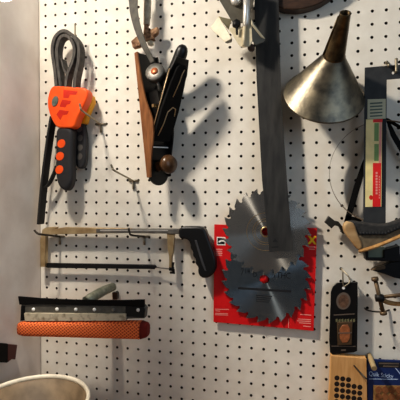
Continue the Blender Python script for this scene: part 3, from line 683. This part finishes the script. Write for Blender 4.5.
# ================================================================ SQUEEGEE
t = thing('squeegee', 'windscreen squeegee with orange mesh sponge and black rubber blade', 'squeegee', q(82, 338, 3.6))
m = MB(); top = [(18, 296.6), (40, 298.4), (75, 300), (120, 300.4), (144.4, 299.8)]; bot = [(19.4, 304.6), (40, 304.4), (75, 305), (120, 306), (144.4, 307)]
fr = [q(x, y, 4.05) for x, y in top] + [q(x, y, 3.98) for x, y in bot[::-1]]
m.slab(fr, Vector((0, .16, 0))); m.build('rubber_blade', M['blackmatte'], t)
hold = MB().prism([(21, 304.6), (143, 306), (145.6, 309), (144.6, 318.4), (126, 319), (22, 320)], 3.9, 3.3).build('holder', M['holder'], t, bevel=.05)
MB().prism([(24, 313.4), (125.6, 314.2), (125.6, 320.6), (25, 321)], 4.12, 3.7).build('light_strip', M['lightstrip'], hold)
MB().prism([(125.4, 306.6), (143.6, 307), (145, 309.6), (144, 317.6), (125.4, 316.6)], 3.95, 3.7).build('end_clip', M['black'], hold, bevel=.03)
for x, y in ((33.4, 309.4), (57, 309.2), (75.8, 309.4), (94.4, 309.5), (113.4, 309.7), (138.2, 309.9)):
    MB().lathe(q(x, y, 3.93), (0, -1, 0), [(.14, -.05), (.14, .05), (.08, .1), (.02, .11)], 12).build('screw', M['white'] if x != 113.4 else M['steel'], hold)
MB().prism([(21, 306), (24.4, 306.4), (23.6, 320.4), (20.4, 321)], 4.0, 3.5).build('end_cap', M['blackmatte'], hold)
rings = []
for k in range(25):
    u = k / 24; x = 20.4 + u * 126.4; top_ = 320.6 + .4 * u; bo_ = 335 + 3.4 * u - 3 * 0; 
    if k == 0: pass
    ctr = q(x, (top_ + bo_) / 2, 3.8); hh = (q(x, top_, 3.8).z - q(x, bo_, 3.8).z) / 2
    e = 1.0 if 0 < k < 24 else .82
    rings.append([ctr + Vector((0, math.copysign(abs(math.cos(a_)) ** .6, math.cos(a_)) * .55 * e, math.copysign(abs(math.sin(a_)) ** .6, math.sin(a_)) * hh * e)) for a_ in [2 * math.pi * j / 24 for j in range(24)]])
MB().loops(rings[:-1], cap=True).build('mesh_sponge', M['sponge'], t)
ends = [rings[-2], rings[-1], [p * .8 + sum(rings[-1], Vector()) / 24 * .2 + Vector((.12, 0, 0)) for p in rings[-1]]]
MB().loops([[p + Vector((.02, 0, 0)) for p in r_] for r_ in ends]).build('sponge_end', M['spongeend'], t)
MB().tube([q(113.4, 286.6, .5), q(104, 290.6, 1.6), q(92, 297.4, 3.1), q(86, 301.5, 3.7)], [.36, .4, .42, .42], 16).build('handle_socket', M['sock'], t)
MB().prism([(112, 292.6), (117.2, 292.6), (117, 299.6), (112.4, 299.6)], .5, .1).build('hanging_peg', M['brown'], t, bevel=.03)

# ================================================================ BUCKET on the bench (bench top below the frame)
bc = q(30, 405, 8); BR = 4.05; ZB = -23.6
t = thing('bucket', 'round cream plastic bucket with stained inside, at the bottom left corner', 'bucket', (bc.x, bc.y, ZB))
hgt = bc.z - ZB
MB().lathe((bc.x, bc.y, ZB), (0, 0, 1), [(BR * .82, 0), (BR * .98, hgt - .5), (BR * .98, hgt), (BR * .95, hgt), (BR * .76, .3), (.05, .3)], 56).build('wall', M['bucketin'], t)
prof = [(BR + .15 * math.cos(a_) - .02, hgt + .14 + .19 * math.sin(a_)) for a_ in [2 * math.pi * k / 12 for k in range(13)]]
MB().lathe((bc.x, bc.y, ZB), (0, 0, 1), prof, 72, cap=False).build('rim', M['bucketw'], t)
mb = MB(); mb.box((4, -9, ZB - .6), [(1, 0, 0), (0, 1, 0), (0, 0, 1)], (18.6, 9, .6))  # bench top under the bucket, out of view
struct(mb.build('bench_top_1', M['bench'], bevel=.05))

# dark tool on the left wall
t = thing('wall_tool', 'black and dark red tool end sticking in from the left photo edge', 'tool', (-14.3, -5, -14.5))
def lwp(x, y, X=-14.2):
    v = CRT @ Vector(((x - 200) / FOC, (y - 200) / FOC, 1.0)); tt = (X - CP.x) / v.x
    return CP + v * tt
MB().slab([lwp(*p) for p in ((-8, 342), (8.6, 343.6), (8.2, 362.8), (-8, 362))], Vector((-.45, 0, 0))).build('grip', M['blackmatte'], t, bevel=.08)
MB().slab([lwp(*p) for p in ((7.6, 344), (17.6, 344.8), (15.6, 359.6), (12, 359.2), (8, 362.4))], Vector((-.4, 0, 0))).build('end_plate', M['oxblood'], t, bevel=.05)

# ================================================================ LAMP at the top left corner
LC = q(1, -21.5, 12)
t = thing('clamp_lamp', 'glowing white lamp bulb at the top left corner', 'lamp', LC + Vector((0, 0, -1.2)))
MB().lathe(LC, (0, 0, 1), [(.05, -1.2), (.5, -1.1), (.9, -.8), (1.15, -.3), (1.18, .1), (1.0, .7), (.7, 1.3), (.5, 1.6)], 32).build('bulb', M['bulb'], t)
MB().lathe(LC, (0, 0, 1), [(.5, 1.5), (.62, 1.6), (.62, 2.2), (.4, 2.4)], 24).build('socket', M['black'], t)
MB().tube(spl([LC + Vector((0, 0, 2.2)), LC + Vector((-2, 1, 3.2)), LC + Vector((-4, 2, 5.5)), Vector((-14.8, LC.y + 2, LC.z + 5))]), .25, 10).build('arm', M['steel'], t)

# ================================================================ LIGHT
def light(name, typ, loc, power, col, size, target=None, falloff=None, sy=None):
    l = bpy.data.lights.new(name, typ); l.energy = power; l.color = col
    if typ == 'AREA':
        l.shape = 'RECTANGLE'; l.size = size * S; l.size_y = (sy or size) * S
    else: l.shadow_soft_size = size * S
    o = bpy.data.objects.new(name, l); COL.objects.link(o); o.location = Vector(loc) * S
    if target is not None:
        o.rotation_euler = (Vector(target) - Vector(loc)).to_track_quat('-Z', 'Y').to_euler()
    if falloff:
        l.use_nodes = True; nt = l.node_tree; e = nt.nodes['Emission']
        f = nt.nodes.new('ShaderNodeLightFalloff'); f.inputs['Strength'].default_value = falloff; f.inputs['Smooth'].default_value = 0.3
        nt.links.new(f.outputs['Linear'], e.inputs['Strength'])
    return o
light('lamp_light', 'POINT', (-10.9, -15.2, 20.5), 45.0, (1.0, 0.91, 0.79), 1.25, falloff=1.0)
light('daylight', 'AREA', (48, -52, 16), 5.5, (0.62, 0.8, 1.0), 44, target=(4, 0, -2))

w = bpy.data.worlds.new('world'); SC.world = w; w.use_nodes = True
nt = w.node_tree; bg = nt.nodes['Background']
tc = nt.nodes.new('ShaderNodeTexCoord'); sx = nt.nodes.new('ShaderNodeSeparateXYZ')
nt.links.new(tc.outputs['Generated'], sx.inputs[0])
mr = nt.nodes.new('ShaderNodeMapRange'); mr.inputs['From Min'].default_value = -1; mr.inputs['From Max'].default_value = 1
nt.links.new(sx.outputs['Z'], mr.inputs['Value'])
rp = nt.nodes.new('ShaderNodeValToRGB')
rp.color_ramp.elements[0].color = (.14, .12, .10, 1); rp.color_ramp.elements[1].color = (.50, .50, .51, 1)
e = rp.color_ramp.elements.new(.5); e.color = (.26, .26, .27, 1)
nt.links.new(mr.outputs['Result'], rp.inputs['Fac']); nt.links.new(rp.outputs['Color'], bg.inputs['Color'])
bg.inputs['Strength'].default_value = 0.3

SC.view_settings.view_transform = 'Standard'
SC.view_settings.look = 'Medium High Contrast'
SC.view_settings.exposure = 0.0
for o in list(bpy.data.objects):
    if '_o' in o: del o['_o']
